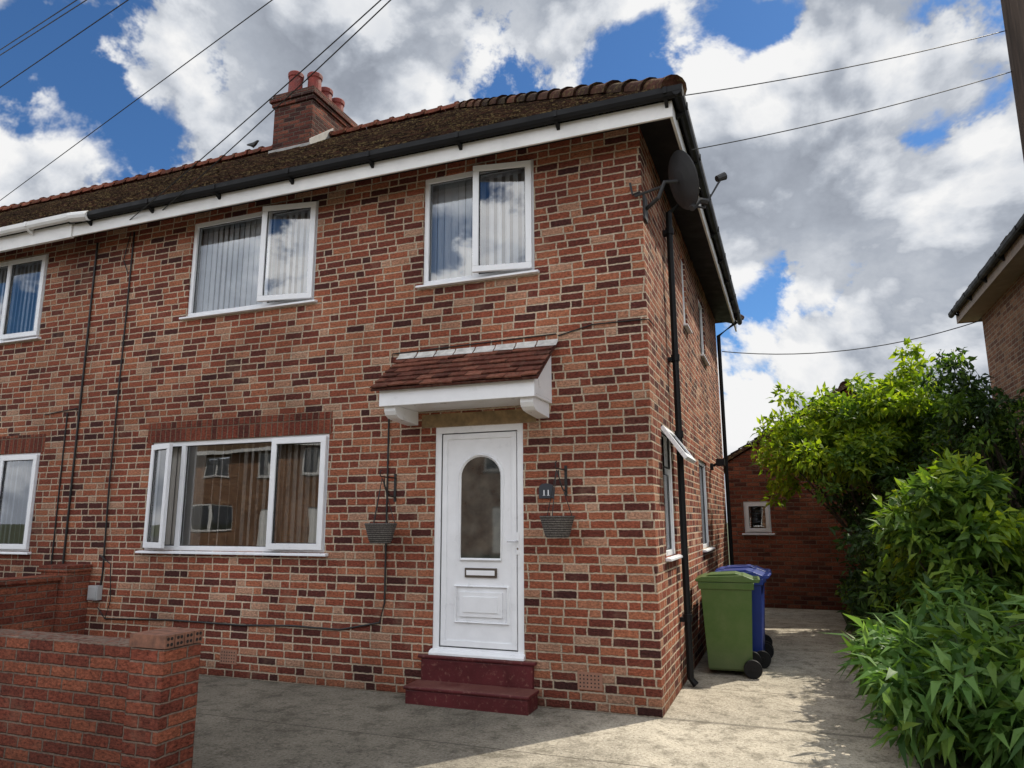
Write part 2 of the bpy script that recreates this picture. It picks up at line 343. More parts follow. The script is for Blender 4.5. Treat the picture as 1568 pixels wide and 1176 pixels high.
window(H,SIDE@TR(3.4,0,1.2),.95,1.16,[(0,.95,'fix',0)],[(.05,.9,.5,1)],name='side_window')
window(H,SIDE@TR(4.4,0,3.97),.7,.93,[(0,.7,'fix',0)],name='side_window')
window(H,SIDE@TR(2.6,0,3.97),.35,.93,[(0,.35,'fix',0)],name='side_window')
# door
D=MB(TR(-2.10,0,.37)); w,h=.91,2.10
D.ring(.001,w-.001,.001,h-.001,.062,.01,.08,0)
D.prism([(-.05,.0),(.01,.0),(.01,.05),(-.035,.035),(-.05,.02)],-.01,w+.01,'x',0)
D.box(.064,w-.064,.03,.075,.064,h-.064,0)
D.ring(.064,w-.064,.064,h-.064,.006,.022,.031,1)
D.ring(.075,w-.075,.075,h-.075,.05,.018,.03,0)
cx=w/2+.02; r=.20; zs=.865; za=1.61
arc=[(cx+r*math.cos(a),za+(r-.01)*math.sin(a)) for a in [math.pi*i/16 for i in range(17)]]
outl=[(cx+r,zs)]+arc+[(cx-r,zs)]
D.add([(p[0],.020,p[1]) for p in outl],[tuple(range(len(outl)))],2)
def mould(out,y0,y1,mi=0,wd=.035):
    n=len(out);cxm=sum(p[0] for p in out)/n;czm=sum(p[1] for p in out)/n
    vs=[]
    for p in out:
        d=Vector((p[0]-cxm,p[1]-czm));d.normalize();o2=(p[0]+d.x*wd,p[1]+d.y*wd);o1=(p[0]+d.x*wd*.5,p[1]+d.y*wd*.5)
        vs+=[(p[0],y0,p[1]),(o1[0],y1,o1[1]),(o2[0],y0+.008,o2[1])]
    fs=[]
    for i in range(n):
        j=(i+1)%n
        fs+=[(i*3,j*3,j*3+1,i*3+1),(i*3+1,j*3+1,j*3+2,i*3+2)]
    D.add(vs,fs,mi)
mould(outl,.021,.002)
def rect(x0,x1,z0,z1): return [(x0,z0),(x1,z0),(x1,z1),(x0,z1)]
mould(rect(.235,.73,.30,.60),.026,.004,0,.035)
D.prism(rect(.27,.695,.34,.56),.010,.028,'y',0)
D.prism(rect(.31,.655,.38,.52),.001,.011,'y',0)
D.box(.32,.64,.012,.028,.69,.775,3);D.box(.338,.622,.006,.013,.71,.755,0)
D.box(.835,.865,.004,.028,.90,1.10,0)
D.tube([(.85,.02,1.02),(.85,-.03,1.02),(.76,-.035,1.02)],.009,8,4)
D.tube([(.85,.0,.955),(.85,.012,.955)],.012,8,4)
D.obj('front_door',[M_WHITE,M_RUB,M_DGL,paint('letterbox_plate',(.09,.07,.055),.35),M_METAL],H,.003)
# steps
mb=MB()
mb.box(-2.19,-1.10,-.045,.02,-.05,.335);mb.box(-2.22,-1.07,-.06,.0,.335,.368)
mb.box(-2.20,-1.05,-.31,-.046,-.05,.118);mb.box(-2.215,-1.035,-.325,-.0465,.118,.15)
mb.obj('doorstep',[M_RED],H,.012)
# canopy
c0,c1=-2.44,-.90
mb=MB()
mb.box(c0,c1,-.50,-.475,2.625,2.775,0); mb.box(c0+.002,c1-.002,-.474,-.001,2.635,2.655,0)
for xx in (c0+.002,c1-.022): mb.prism([(-.001,2.657),(-.474,2.657),(-.474,2.79),(-.001,3.16)],xx,xx+.02,'x',0)
cor=[(-.001,2.633),(-.455,2.633),(-.455,2.585),(-.43,2.55),(-.38,2.525),(-.30,2.515),(-.001,2.50)]
mb.prism(cor,c0+.03,c0+.15,'x',0);mb.prism(cor,c1-.15,c1-.03,'x',0)
mb.obj('canopy_frame',[M_WHITE],H,.004)
mb=MB(); sl=Vector((0,.57,.43)).normalized(); L=.70
nd=Vector((0,-sl.z,sl.y))
tiles(mb,(0,-.56,2.785),(1,0,0),sl,nd,L,lambda s:(c0-.06,c1+.05),.165,.105,.022)
a=Vector((c0-.06,-.56,2.78));b=Vector((c1+.05,-.56,2.78))
mb.add([a,b,b+sl*L,a+sl*L,a-nd*.02,b-nd*.02,b+sl*L-nd*.02,a+sl*L-nd*.02],[(0,1,2,3),(7,6,5,4),(0,4,5,1),(1,5,6,2),(3,7,4,0)])
mb.obj('canopy_tiles',[M_TILE2],H)
mb=MB()
for i in range(8):
    xa=c0-.08+i*(c1-c0+.16)/8; zz=random.uniform(-.006,.008)
    mb.add([(xa,-.075,3.172+zz),(xa+.2,-.075,3.168+zz),(xa+.2,-.022,3.215+zz),(xa,-.022,3.215+zz),(xa,-.004,3.245+zz),(xa+.2,-.004,3.245+zz)],[(0,1,2,3),(3,2,5,4)])
mb.obj('canopy_flashing',[M_FLASH],H)
# roof
mb=MB(); ys=.42; e0=5.28; c_,s_=.8,.6
run=DEP/2+ys; Lr=run/c_; zr=e0+run*.75; yr=DEP/2; xr=ys-run
tiles(mb,(0,-ys,e0),(1,0,0),(0,c_,s_),(0,-s_,c_),Lr,lambda s:(XL,ys-s*c_),.165,.10,.022)
tiles(mb,(ys,0,e0),(0,1,0),(-c_,0,s_),(s_,0,c_),Lr,lambda s:(-ys+s*c_,DEP+ys-s*c_))
mb.quad((XL,-ys,e0-.01),(ys,-ys,e0-.01),(xr,yr,zr-.01),(XL,yr,zr-.01)); mb.add([(ys,-ys,e0-.01),(ys,DEP+ys,e0-.01),(xr,yr,zr-.01)],[(0,1,2)])
mb.quad((ys,DEP+ys,e0),(XL,DEP+ys,e0),(XL,yr,zr),(xr,yr,zr))
mb.obj('roof_tiles',[M_TILE],H)
mb=MB();ridge(mb,(ys-.03,-ys+.03,e0+.03),(xr,yr,zr+.02),.115,.34,0);ridge(mb,(ys,DEP+ys,e0+.02),(xr,yr,zr+.02),.10,.30,0)
mb.obj('hip_tiles',[M_HIP],H,0,True)
mb=MB();ridge(mb,(xr,yr,zr+.02),(XL,yr,zr+.02),.11,.30,0);mb.obj('ridge_tiles',[M_RIDGE],H,0,True)
mb=MB()
mb.box(XL-.0,.36,-.36,-.335,5.055,5.21,0);mb.box(.335,.36,-.334,DEP+.33,5.055,5.21,0)
mb.obj('fascia_board',[M_WHITE2],H,.003)
mb=MB();mb.quad((XL,-.335,5.20),(.335,-.335,5.20),(.335,-.0,5.238),(XL,0,5.238),0);mb.quad((0,0,5.238),(.335,-.335,5.2),(.335,DEP+.33,5.2),(0,DEP,5.238),0)
mb.obj('soffit',[M_BLACK],H)
mb=MB()
gp=[(-.048,.05),(-.045,.0),(-.028,-.028),(0,-.04),(.028,-.028),(.045,.0),(.048,.05)]
def gutter(mb,M,x0,x1,mi=0):
    for i in range(len(gp)-1):
        a,b=gp[i],gp[i+1];mb.quad((x0,a[0],a[1]),(x1,a[0],a[1]),(x1,b[0],b[1]),(x0,b[0],b[1]),mi,M)
    for xx in (x0,x1): mb.add([(xx,q[0],q[1]) for q in gp],[tuple(range(7))],mi,M)
    x=x0+.3
    while x<x1:
        mb.box(x,x+.03,-.055,-.04,-.01,.05,mi,M)
        mb.prism([(.046,.05),(.056,.05),(.056,-.09),(.05,-.09),(-.03,-.042),(.03,-.04)],x,x+.03,'x',mi,M);x+=1.0
gutter(mb,TR(0,-.417,5.235),XL,.46); gutter(mb,SIDE@TR(0,-.417,5.235),-.46,DEP+.4)
mb.tube([(.40,1.2,5.18),(.40,1.2,5.08),(.07,1.2,4.85),(.07,1.2,.08),(.12,1.2,.02)],.034,10,0)
mb.tube([(.40,6.9,5.18),(.40,6.9,5.08),(.07,6.9,4.85),(.07,6.9,.02)],.034,10,0)
for z in (.6,2.4,3.2,4.6): mb.tube([(.07,1.2,z),(.07,1.2,z+.07)],.045,10,0);mb.box(0,.04,1.15,1.25,z,z+.04,0)
mb.obj('black_gutter_and_downpipes',[M_BLACK],H)
# chimney
mb=MB();X0,X1,Y0,Y1=-6.92,-6.11,3.0,4.3
mb.box(X0,X1,Y0,Y1,7.3,8.72,0);mb.box(X0-.035,X1+.035,Y0-.035,Y1+.035,8.72,8.80,0);mb.box(X0-.07,X1+.07,Y0-.07,Y1+.07,8.80,8.88,0);mb.box(X0-.03,X1+.03,Y0-.03,Y1+.03,8.88,8.96,0)
mb.box(X0+.05,X1-.05,Y0+.05,Y1-.05,8.96,9.0,3)
for (x,y,hh) in ((-6.66,3.2,.46),(-6.42,3.42,.52),(-6.46,3.8,.46),(-6.42,4.12,.42)):
    mb.lathe([(.15,0),(.145,.05),(.125,.06),(.118,hh-.1),(.135,hh-.09),(.14,hh-.02),(.125,hh),(.10,hh),(.10,hh-.2)],(x,y,8.99),18,1)
    mb.lathe([(.10,hh-.15),(.0,hh-.15)],(x,y,8.99),18,2)
mb.prism([(Y0-.05,7.83),(Y0-.05,7.95),(yr,8.5),(yr,8.32)],X1+.001,X1+.012,'x',4);mb.box(X0-.03,X1+.03,Y0-.06,Y0-.001,7.80,7.88,4)
mb.obj('chimney_stack',[M_CH,M_POT,M_DARKHOLE,paint('flaunching',(.25,.23,.2),.9),M_LEAD,M_IRON],H,.006)
# cables, boxes, air bricks on facade
mb=MB()
mb.tube([(-2.62,-.012,2.60),(-2.61,-.012,.80),(-2.66,-.012,.62),(-3.1,-.012,.535),(-3.7,-.012,.545),(-4.3,-.012,.52),(-5.3,-.012,.53),(-6.22,-.012,.50)],.009,6)
mb.tube([(-7.0,-.015,5.1),(-6.98,-.015,.4)],.013,6);mb.tube([(-6.37,-.015,5.15),(-6.36,-.02,2.),(-6.33,-.015,1.0),(-6.36,-.015,.7)],.010,6)
mb.tube([(-6.42,-.02,5.15),(-6.5,-.02,4.8),(-6.40,-.02,4.6)],.006,6)
mb.tube([(-.83,-.01,3.27),(-.5,-.01,3.345),(-.01,-.01,3.345),(.012,.02,3.35),(.012,.3,3.36)],.006,6)
mb.tube([(-6.4,-.02,1.2),(-6.2,-.03,1.1),(-6.15,-.03,.7),(-6.22,-.02,.5),(-6.35,-.02,.62)],.006,6)
mb.tube([(-2.62,-.01,2.6),(-2.6,-.01,3.25),(-.85,-.01,3.29)],.006,6)
mb.tube([(-7.6,-.01,2.9),(-7.05,-.01,2.95),(-7.0,-.01,2.8)],.006,6);mb.tube([(-7.2,-.012,2.9),(-7.18,-.012,.9)],.009,6)
mb.obj('facade_cables',[M_IRON],H)
mb=MB();mb.box(-6.47,-6.32,-.07,-.001,.70,.86);mb.box(-6.455,-6.335,-.078,-.0705,.715,.845);mb.obj('meter_box',[paint('grey_box',(.45,.46,.46),.5)],H,.006)
mb=MB()
for (cx_,cz) in ((-4.45,.20),(-.6,.24)):
    mb.box(cx_-.108,cx_+.108,-.006,.01,cz-.07,cz+.07,0)
    for i in range(6):
        for j in range(4): mb.box(cx_-.09+i*.032,cx_-.078+i*.032,-.0075,-.0063,cz-.052+j*.03,cz-.040+j*.03,1)  # raised dark squares paint the shade inside open holes
mb.obj('air_brick',[paint('airbrick_clay',(.30,.15,.10),.85,.3),M_DARKHOLE],H)
mb=MB();mb.box(0.001,.04,4.85,4.95,2.3,2.4);mb.tube([(.04,4.9,2.36),(.13,4.9,2.42)],.02,8);mb.box(.09,.21,4.82,4.98,2.36,2.46);mb.obj('security_lamp',[M_BLACK],H,.004)

# satellite dish
dish=MB();Kd=Matrix.Translation((.38,.03,4.63))@Vector((.78,.5,.30)).to_track_quat('Z','Y').to_matrix().to_4x4()
prof=[(0,-.045),(.10,-.040),(.2,-.022),(.28,.0),(.29,.0),(.285,-.008),(.2,-.03),(.1,-.048),(0,-.053)]
dish.lathe([(r*.95,z) for r,z in prof],(0,0,0),28,0,Kd@Matrix.Scale(.9,4,(1,0,0)))
dish.tube([(0,-.25,-.02),(0,-.3,.1),(0,-.06,.38)],.012,8,0,Kd);dish.tube([(0,-.06,.33),(0,-.05,.42)],[.03,.038],10,0,Kd)
pb=Kd@Vector((0,0,-.06))
dish.tube([tuple(pb),(.22,-.06,4.60),(.16,-.05,4.46),(.02,.10,4.44)],.019,8,0)
dish.box(.001,.02,.03,.17,4.32,4.56,0);dish.tube([(-.01,-.02,4.56),(-.08,-.035,4.54),(-.1,-.03,4.66)],.012,6,0);dish.tube([(.2,-.06,4.56),(-.06,-.035,4.52)],.012,6,0)
dish.tube([(.44,.02,4.34),(.5,.1,4.44),(.58,.12,4.42)],.03,6,0)
dish.obj('satellite_dish',[M_GREY],None,0)

for nm,bx,bz,zc in (('hanging_basket',-2.53,2.02,1.37),('hanging_basket',-.78,2.05,1.43)):
    mb=MB();by=-.22
    mb.box(bx-.012,bx+.012,-.012,-.001,bz-.26,bz+.01,0)
    mb.tube([(bx,-.012,bz-.03),(bx-.01,by-.03,bz-.03)],.007,6,0)
    mb.tube([(bx,-.012,bz-.22)]+[(bx-.005,-.012-.2*math.sin(a),bz-.22+.19*(1-math.cos(a))) for a in (.4,.8,1.2,1.5)],.006,6,0)
    mb.tube([(bx-.01,by-.03+.03*math.sin(a),bz-.0-.03*math.cos(a)) for a in (0,-.8,-1.6,-2.4,-3.2)],.006,6,0)
    top=(bx-.02,by,bz-.04)
    for k in range(3):
        q=k*2.1+.5;mb.tube([top,(bx-.02+.135*math.cos(q),by+.135*math.sin(q),zc+.17)],.004,5,0)
    mb.lathe([(.0,0),(.095,.0),(.11,.03),(.135,.12),(.148,.165),(.155,.175),(.148,.185),(.135,.18),(.12,.10),(0,.09)],(bx-.02,by,zc),24,1)
    mb.obj(nm,[M_IRON,M_WICK],None)
mb=MB()
pl=[(-1.035,1.77),(-.895,1.77),(-.895,1.87)]+[(-.965+.07*math.cos(a),1.87+.035*math.sin(a)) for a in (.5,1.1,1.57,2.1,2.7)]+[(-1.035,1.87)]
mb.prism(pl,-.016,-.001,'y',0)
for xx in (-.985,-.945): mb.box(xx-.005,xx+.005,-.0185,-.0162,1.80,1.845,1);mb.box(xx-.012,xx+.012,-.0185,-.0162,1.795,1.799,1)
mb.obj('house_number_plaque',[paint('slate',(.03,.035,.045),.5),M_WHITE],None,.002)

# ============================================================ ATTACHED HOUSE (left)
A=empty('brick_house.001'); XA=-18.
mb=MB();nh=[(-10.3,-7.9,3.94,5.10),(-10.2,-7.61,1.22,2.43)]
wall(mb,Matrix(),XA,XL,-.1,ZT,nh,.10);mb.quad((XA,DEP,-.1),(XL,DEP,-.1),(XL,DEP,ZT),(XA,DEP,ZT));mb.quad((XA,0,-.1),(XA,DEP,-.1),(XA,DEP,ZT),(XA,0,ZT))
mb.obj('walls',[M_BR],A)
mb=MB();mb.box(XA+.1,XL-.1,.12,DEP-.1,2.6,2.66);mb.box(XA+.1,XL-.1,.12,DEP-.1,5.2,5.22);mb.box(XA+.1,XL-.1,3.,3.1,.1,5.2);mb.box(XL-.12,XL-.1,.12,DEP-.1,.1,5.2);mb.obj('interior_walls',[M_INT],A)
mb=MB();mb.box(-10.3,-7.55,-.004,.02,2.432,2.66);mb.obj('soldier_course_lintel',[M_SOL],A)
window(A,TR(-10.3,0,3.94),2.4,1.16,[(0,.65,'R',.0),(.65,1.66,'fix',0),(1.66,2.4,'R',.02)],[(.06,2.35,-.4,1)],name='bedroom_window')
window(A,TR(-10.2,0,1.22),2.59,1.21,[(0,.65,'R',.0),(.65,1.9,'fix',0),(1.9,2.59,'R',.02)],[(.06,2.5,-.5,1.1)],name='living_room_window')
mb=MB();tiles(mb,(0,-ys,e0),(1,0,0),(0,c_,s_),(0,-s_,c_),Lr,lambda s:(XA,XL-.002),.165,.10,.022)
mb.quad((XA,-ys,e0-.01),(XL,-ys,e0-.01),(XL,yr,zr-.01),(XA,yr,zr-.01));mb.quad((XL,DEP+ys,e0),(XA,DEP+ys,e0),(XA,yr,zr),(XL,yr,zr));mb.obj('roof_tiles',[M_TILE],A)
mb=MB();ridge(mb,(XL,yr,zr+.02),(XA,yr,zr+.02),.12,.3);mb.obj('ridge_tiles',[M_RIDGE],A,0,True)
mb=MB();mb.box(XA,XL-.003,-.38,-.335,5.04,5.23);mb.obj('fascia_board',[M_WHITE2],A,.003)
mb=MB();gutter(mb,TR(0,-.45,5.25),XA,XL+.12);mb.tube([(XL+.05,-.45,5.26),(XL+.35,-.44,5.24)],.06,10);mb.obj('white_gutter',[M_WHITE2],A)

# ============================================================ RIGHT HOUSE
B=empty('brick_house.002')
mb=MB();wall(mb,TR(4.45,8.1,0)@Matrix.Rotation(-math.pi/2,4,'Z'),0,7.2,-.1,ZT,[(3.2,4.0,3.9,4.9)],.1)
wall(mb,Matrix.Translation((0,.9,0)),4.45,11,-.1,ZT,[(6.,8,3.9,5.05),(6,8,1.2,2.4)],.1)
mb.quad((4.45,8.1,-.1),(11,8.1,-.1),(11,8.1,ZT),(4.45,8.1,ZT));mb.quad((11,.9,-.1),(11,8.1,-.1),(11,8.1,ZT),(11,.9,ZT))
mb.obj('walls',[M_BR2],B)
window(B,TR(6,.9,3.9),2,1.15,[(0,1,'fix',0),(1,2,'R',0)],name='bedroom_window');window(B,TR(6,.9,1.2),2,1.2,[(0,1,'fix',0),(1,2,'R',0)],name='living_room_window')
window(B,TR(4.45,8.1,3.9)@Matrix.Rotation(-math.pi/2,4,'Z')@TR(3.2,0,0),.8,1.0,[(0,.8,'fix',0)],name='side_window')
x0,x1,y0,y1=4.05,11.4,.5,8.5;rn=4.0;zz=e0+rn*.75
mb=MB();
tiles(mb,(x0,0,e0),(0,-1,0),(c_,0,s_),(-s_,0,c_),5.,lambda s:(-y1+s*c_,-y0-s*c_))
tiles(mb,(0,y0,e0),(1,0,0),(0,c_,s_),(0,-s_,c_),5.,lambda s:(x0+s*c_,x1))
mb.add([(x0,y1,e0-.01),(x0,y0,e0-.01),(x0+rn,4.5,zz-.01)],[(0,1,2)]);mb.quad((x0,y0,e0-.01),(x1,y0,e0-.01),(x1,4.5,zz),(x0+rn,4.5,zz-.01));mb.quad((x0,y1,e0-.01),(x0+rn,4.5,zz-.01),(x1,4.5,zz),(x1,y1,e0))
mb.obj('roof_tiles',[M_TILE],B)
mb=MB();mb.box(x0+.08,x0+.1,y0+.08,y1-.08,5.05,5.21,0);mb.box(x0+.1,x1,y1-.1,y1-.08,5.05,5.21,0);mb.box(x0+.101,4.45,y0+.1,y1-.101,5.06,5.08,0);mb.obj('fascia_board',[paint('weathered_board',(.30,.24,.20),.7,.3)],B)
mb=MB();gutter(mb,TR(x0+.02,0,5.22)@Matrix.Rotation(-math.pi/2,4,'Z'),-y1,-y0);mb.obj('gutter',[M_BLACK],B)

# ============================================================ GARAGE / OUTBUILDING
G=empty('brick_outbuilding');gy=8.0
mb=MB();wall(mb,Matrix.Translation((0,gy,0)),-.05,4.4,-.1,2.6,[(.25,.72,1.32,1.90)],.08)
mb.add([(-.05,gy,2.6),(4.4,gy,2.6),(2.17,gy,3.9)],[(0,1,2)]);mb.quad((-.05,gy,-.1),(-.05,gy,2.6),(-.05,13,2.6),(-.05,13,-.1));mb.quad((4.4,gy,-.1),(4.4,13,-.1),(4.4,13,2.6),(4.4,gy,2.6))
mb.quad((-.05,13,-.1),(4.4,13,-.1),(4.4,13,2.6),(-.05,13,2.6));mb.add([(-.05,13,2.6),(4.4,13,2.6),(2.17,13,3.9)],[(0,1,2)]);mb.obj('walls',[M_BRG],G)
window(G,TR(.25,gy,1.32),.47,.58,[(0,.47,'R',.0)],name='window')
mb=MB()
mb.add([(-.2,gy-.1,2.53),(2.17,gy-.1,3.92),(2.17,13.1,3.92),(-.2,13.1,2.53),(-.2,gy-.1,2.60),(2.17,gy-.1,4.0),(2.17,13.1,4.0),(-.2,13.1,2.60)],[(0,1,2,3),(4,7,6,5),(0,4,5,1),(0,3,7,4)])
mb.add([(4.55,gy-.1,2.53),(2.17,gy-.1,3.92),(2.17,13.1,3.92),(4.55,13.1,2.53),(4.55,gy-.1,2.60),(2.17,gy-.1,4.0),(2.17,13.1,4.0),(4.55,13.1,2.60)],[(3,2,1,0),(5,6,7,4),(1,5,4,0),(4,7,3,0)])
sdr=Vector((2.37,0,1.4)).normalized();tiles(mb,(-.2,0,2.61),(0,-1,0),sdr,(-sdr.z,0,sdr.x),2.7,lambda s:(-13.,-gy+.12),.25,.17)
mb.obj('roof_tiles',[M_TILE],G)
mb=MB();ridge(mb,(2.17,gy-.08,3.96),(2.17,13,3.96),.09,.35);mb.obj('ridge_tiles',[M_HIP],G,0,True)

# ============================================================ GARDEN WALLS
PX=.07
mb=MB();mb.box(-9.,-2.79+PX,-2.74,-2.53,-.1,.83)
mb.obj('front_garden_wall',[M_GW],None,.006)
mb=MB();mb.box(-2.79+PX,-2.52+PX,-2.78,-2.49,-.1,.825,0)
for k in range(4):
    ya=-2.785+k*.0755;mb.box(-2.80+PX,-2.512+PX,ya,ya+.068,.832,.908,2)
    for i in range(2):
        for j in range(2): mb.tube([(-2.513+PX,ya+.020+i*.027,.853+j*.034),(-2.5100+PX,ya+.020+i*.027,.853+j*.034)],.0105,10,1)  # dark discs coloured as the shade inside the perforations
mb.obj('brick_gate_pier',[M_GW,M_DARKHOLE,paint('capping_brick',(.27,.125,.08),.85,.5,20,.6)],None,.003)
mb=MB();mb.box(-6.86,-6.64,-2.525,-.305,-.1,.93);mb.box(-6.90,-6.60,-2.52,-.306,.931,.985);mb.obj('boundary_wall',[M_GW],None,.006)
mb=MB();mb.box(-6.95,-6.53,-.30,-.003,-.1,1.02);mb.box(-6.97,-6.51,-.32,-.004,1.021,1.09);mb.obj('brick_pier',[M_GW],None,.006)

# ============================================================ BINS
def bin_(name,x,y,rot,mat,s=1.,h=.98):
    K=TR(x,y,0,rot);mb=MB(K);W,Dp=.27,.24
    def tap(z,f,g): return [(-W*f,-Dp*g,z),(W*f,-Dp*g,z),(W*f,Dp*g,z),(-W*f,Dp*g,z)]
    lv=[(.05,.74,.80),(.07,.80,.86),(.60,.9,.94),(.86,.95,.98),(.862,1.03,1.05),(.93,1.04,1.06),(.932,1.0,1.02)]
    vs=[];fs=[]
    for q in lv: vs+=tap(*q)
    for i in range(len(lv)-1):
        for k in range(4): fs.append((i*4+k,i*4+(k+1)%4,(i+1)*4+(k+1)%4,(i+1)*4+k))
    fs.append((3,2,1,0));mb.add(vs,fs,0)
    mb.prism([(-.30,.935),(.27,.935),(.28,.965),(.18,1.005),(-.24,.985),(-.31,.955)],-.265,.265,'y',0)
    mb.prism([(-.2,.99),(.16,1.006),(.1,1.022),(-.16,1.005)],-.2,.2,'y',0)
    mb.tube([(.33,-.2,.955),(.33,.2,.955)],.016,8,0);
    for yy in (-.2,0,.2): mb.box(.26,.335,yy-.015,yy+.015,.93,.97,0)
    for yy in (-.26,.26): mb.tube([(.22,yy-.028,.09),(.22,yy+.028,.09)],.09,20,1);mb.tube([(.22,yy-.032,.09),(.22,yy+.032,.09)],.03,12,1)
    mb.tube([(.22,-.25,.09),(.22,.25,.09)],.012,8,1)
    return mb.obj(name,[mat,M_BLACK],None,.008)
bin_('green_wheelie_bin',.38,2.02,.06,M_BING)
bin_('blue_wheelie_bin',.47,2.62,-.03,M_BINB)
bin_('blue_wheelie_bin',.46,3.28,.05,M_BINB)

# ============================================================ POLE & WIRES
mb=MB();mb.tube([(3.5,1.3,-.2),(3.49,1.3,9.5)],[.16,.12],16,0);mb.box(3.2,3.8,1.15,1.19,8.9,9.0,0);mb.obj('telegraph_pole',[M_POLE],None)
def wire(mb,a,b,sag=.2,r=.009,ext=0):
    a,b=Vector(a),Vector(b)
    if ext: d=b-a; b=b+d*ext
    pts=[a.lerp(b,i/14)-Vector((0,0,sag*4*(i/14)*(1-i/14))) for i in range(15)];mb.tube(pts,r,5,0)
mb=MB()
wire(mb,(.44,-.25,5.3),(3.38,1.3,6.24),.05,.005);wire(mb,(.46,.1,4.95),(3.38,1.3,5.80),.05,.005)
wire(mb,(-5.54,-.36,5.16),(-1.96,-1.5,6.03),.12,.006,1.2);wire(mb,(-6.05,-.36,5.12),(-2.02,-1.5,6.09),.12,.006,1.2)
wire(mb,(-13.,1.65,6.71),(-3.55,-1,6.87),-.02,.006,.8)
wire(mb,(-11.5,.5,8.02),(-5.94,-.8,7.72),.0,.007,.6);wire(mb,(-11.5,.55,8.8),(-6.68,-.8,7.93),.0,.007,.6);wire(mb,(-11.5,.55,8.9),(-6.78,-.8,8.0),.0,.007,.6)
wire(mb,(.10,7.1,4.6),(4.4,8.05,4.98),.25,.009)
mb.obj('overhead_wires',[M_IRON],None)

# ============================================================ BIRD
me=bpy.data.meshes.new('bird');bx,by_,bz=-7.85,3.55,8.50
me.from_pydata([(bx,by_,bz),(bx+.06,by_,bz+.02),(bx+.10,by_,bz+.06),(bx+.14,by_,bz+.055),(bx-.07,by_,bz+.02),(bx-.15,by_,bz+.03),(bx+.01,by_+.015,bz-.06),(bx+.01,by_-.015,bz-.06)],[(0,1),(1,2),(2,3),(0,4),(4,5),(0,6),(0,7)],[])
bo=bpy.data.objects.new('bird',me);COL.objects.link(bo);me.materials.append(M_IRON);bo.modifiers.new('s','SKIN')
for v,r in zip(me.skin_vertices[0].data if me.skin_vertices else [],(.045,.035,.026,.006,.03,.012,.005,.005)): v.radius=(r,r)
bo.modifiers.new('ss','SUBSURF').levels=1

# ============================================================ VEGETATION
def leaf_mesh(name,clumps,n_per,L,Wd,mats,stems=None,up=.5,droop=.25,frac=.35):
    N=len(clumps)*n_per
    C=np.repeat(np.array([c[:3] for c in clumps]),n_per,0);Rr=np.repeat(np.array([c[3] for c in clumps]),n_per)
    d=rng.normal(size=(N,3));d/=np.linalg.norm(d,axis=1)[:,None]
    rad=Rr*rng.random(N)**.45; d2=d*np.array([1,1,.75]);base=C+d2*rad[:,None]
    ax=d*0.7+rng.normal(size=(N,3))*.6+np.array([0,0,-.1]);ax/=np.linalg.norm(ax,axis=1)[:,None]
    nr=rng.normal(size=(N,3))*.55+np.array([0,0,up+.35]);sd=np.cross(ax,nr);sd/=np.linalg.norm(sd,axis=1)[:,None]+1e-9
    nn=np.cross(sd,ax);l=L*rng.uniform(.5,1.35,N)[:,None];w=Wd*rng.uniform(.7,1.25,N)[:,None]
    V=np.stack([base,base+ax*l*.45+sd*w*.5+nn*w*.12,base+ax*l*.5-nn*w*.08,base+ax*l*.45-sd*w*.5+nn*w*.12,base+ax*l-nn*l*droop],1).reshape(-1,3)
    F=np.array([[0,2,1],[0,3,2],[1,2,4],[2,3,4]]);F=(F[None]+(np.arange(N)*5)[:,None,None]).reshape(-1,3)
    nl=len(F)
    me=bpy.data.meshes.new(name);sv=[];sf=[]
    if stems: 
        sv=stems.v;sf=stems.f
    me.from_pydata(list(map(tuple,V.tolist()))+sv,[],F.tolist()+[tuple(i+len(V) for i in f) for f in sf]);me.update()
    for m in mats: me.materials.append(m)
    if len(mats)>2:
        zc=np.repeat((rng.random(len(clumps))<frac).astype(int)*2,n_per)
        mi=np.repeat(zc,4).tolist()
    else: mi=[0]*nl
    me.polygons.foreach_set('material_index',mi+[1]*len(sf))
    me.polygons.foreach_set('use_smooth',[False]*(nl+len(sf)))
    o=bpy.data.objects.new(name,me);COL.objects.link(o);return o
def blob(cs,n,c,r,cr=(.16,.3),shell=.5):
    for _ in range(n):
        d=rng.normal(size=3);d/=np.linalg.norm(d);k=rng.random()**shell
        lump=1+.22*math.sin(d[0]*5+c[0]*3)+.18*math.sin(d[1]*6+d[2]*4+c[1])
        p=np.array(c)+d*np.array(r)*k*lump
        if p[2]<.12: p[2]=.12+rng.random()*.3
        cs.append((p[0],p[1],p[2],rng.uniform(*cr)))
def stems(base,cl,n,r0,fork=.35):
    mb=MB();b=Vector(base);idx=rng.choice(len(cl),min(n,len(cl)),replace=False)
    for i in idx:
        t_=Vector(cl[i][:3]);mid=b.lerp(t_,fork)+Vector((rng.normal()*.1,rng.normal()*.1,.25));m2=b.lerp(t_,.7)+Vector((rng.normal()*.08,rng.normal()*.08,.18))
        mb.tube([tuple(b+Vector((rng.normal()*.06,rng.normal()*.06,-.1))),tuple(mid),tuple(m2),tuple(t_)],[r0,r0*.6,r0*.35,r0*.12],6,0)
    return mb
cs=[];blob(cs,125,(2.3,5.7,2.85),(1.25,1.2,.85),(.15,.31));blob(cs,60,(1.4,6.0,2.6),(.85,.8,.55),(.13,.27));blob(cs,50,(2.75,5.2,3.15),(.75,.9,.6),(.13,.27));blob(cs,30,(2.0,4.6,2.35),(.6,.5,.4),(.13,.25))
leaf_mesh('deciduous_tree',cs,72,.125,.058,[M_LF1,M_BARK,M_LF2],stems((2.7,6.2,0),cs,45,.05),frac=.24)
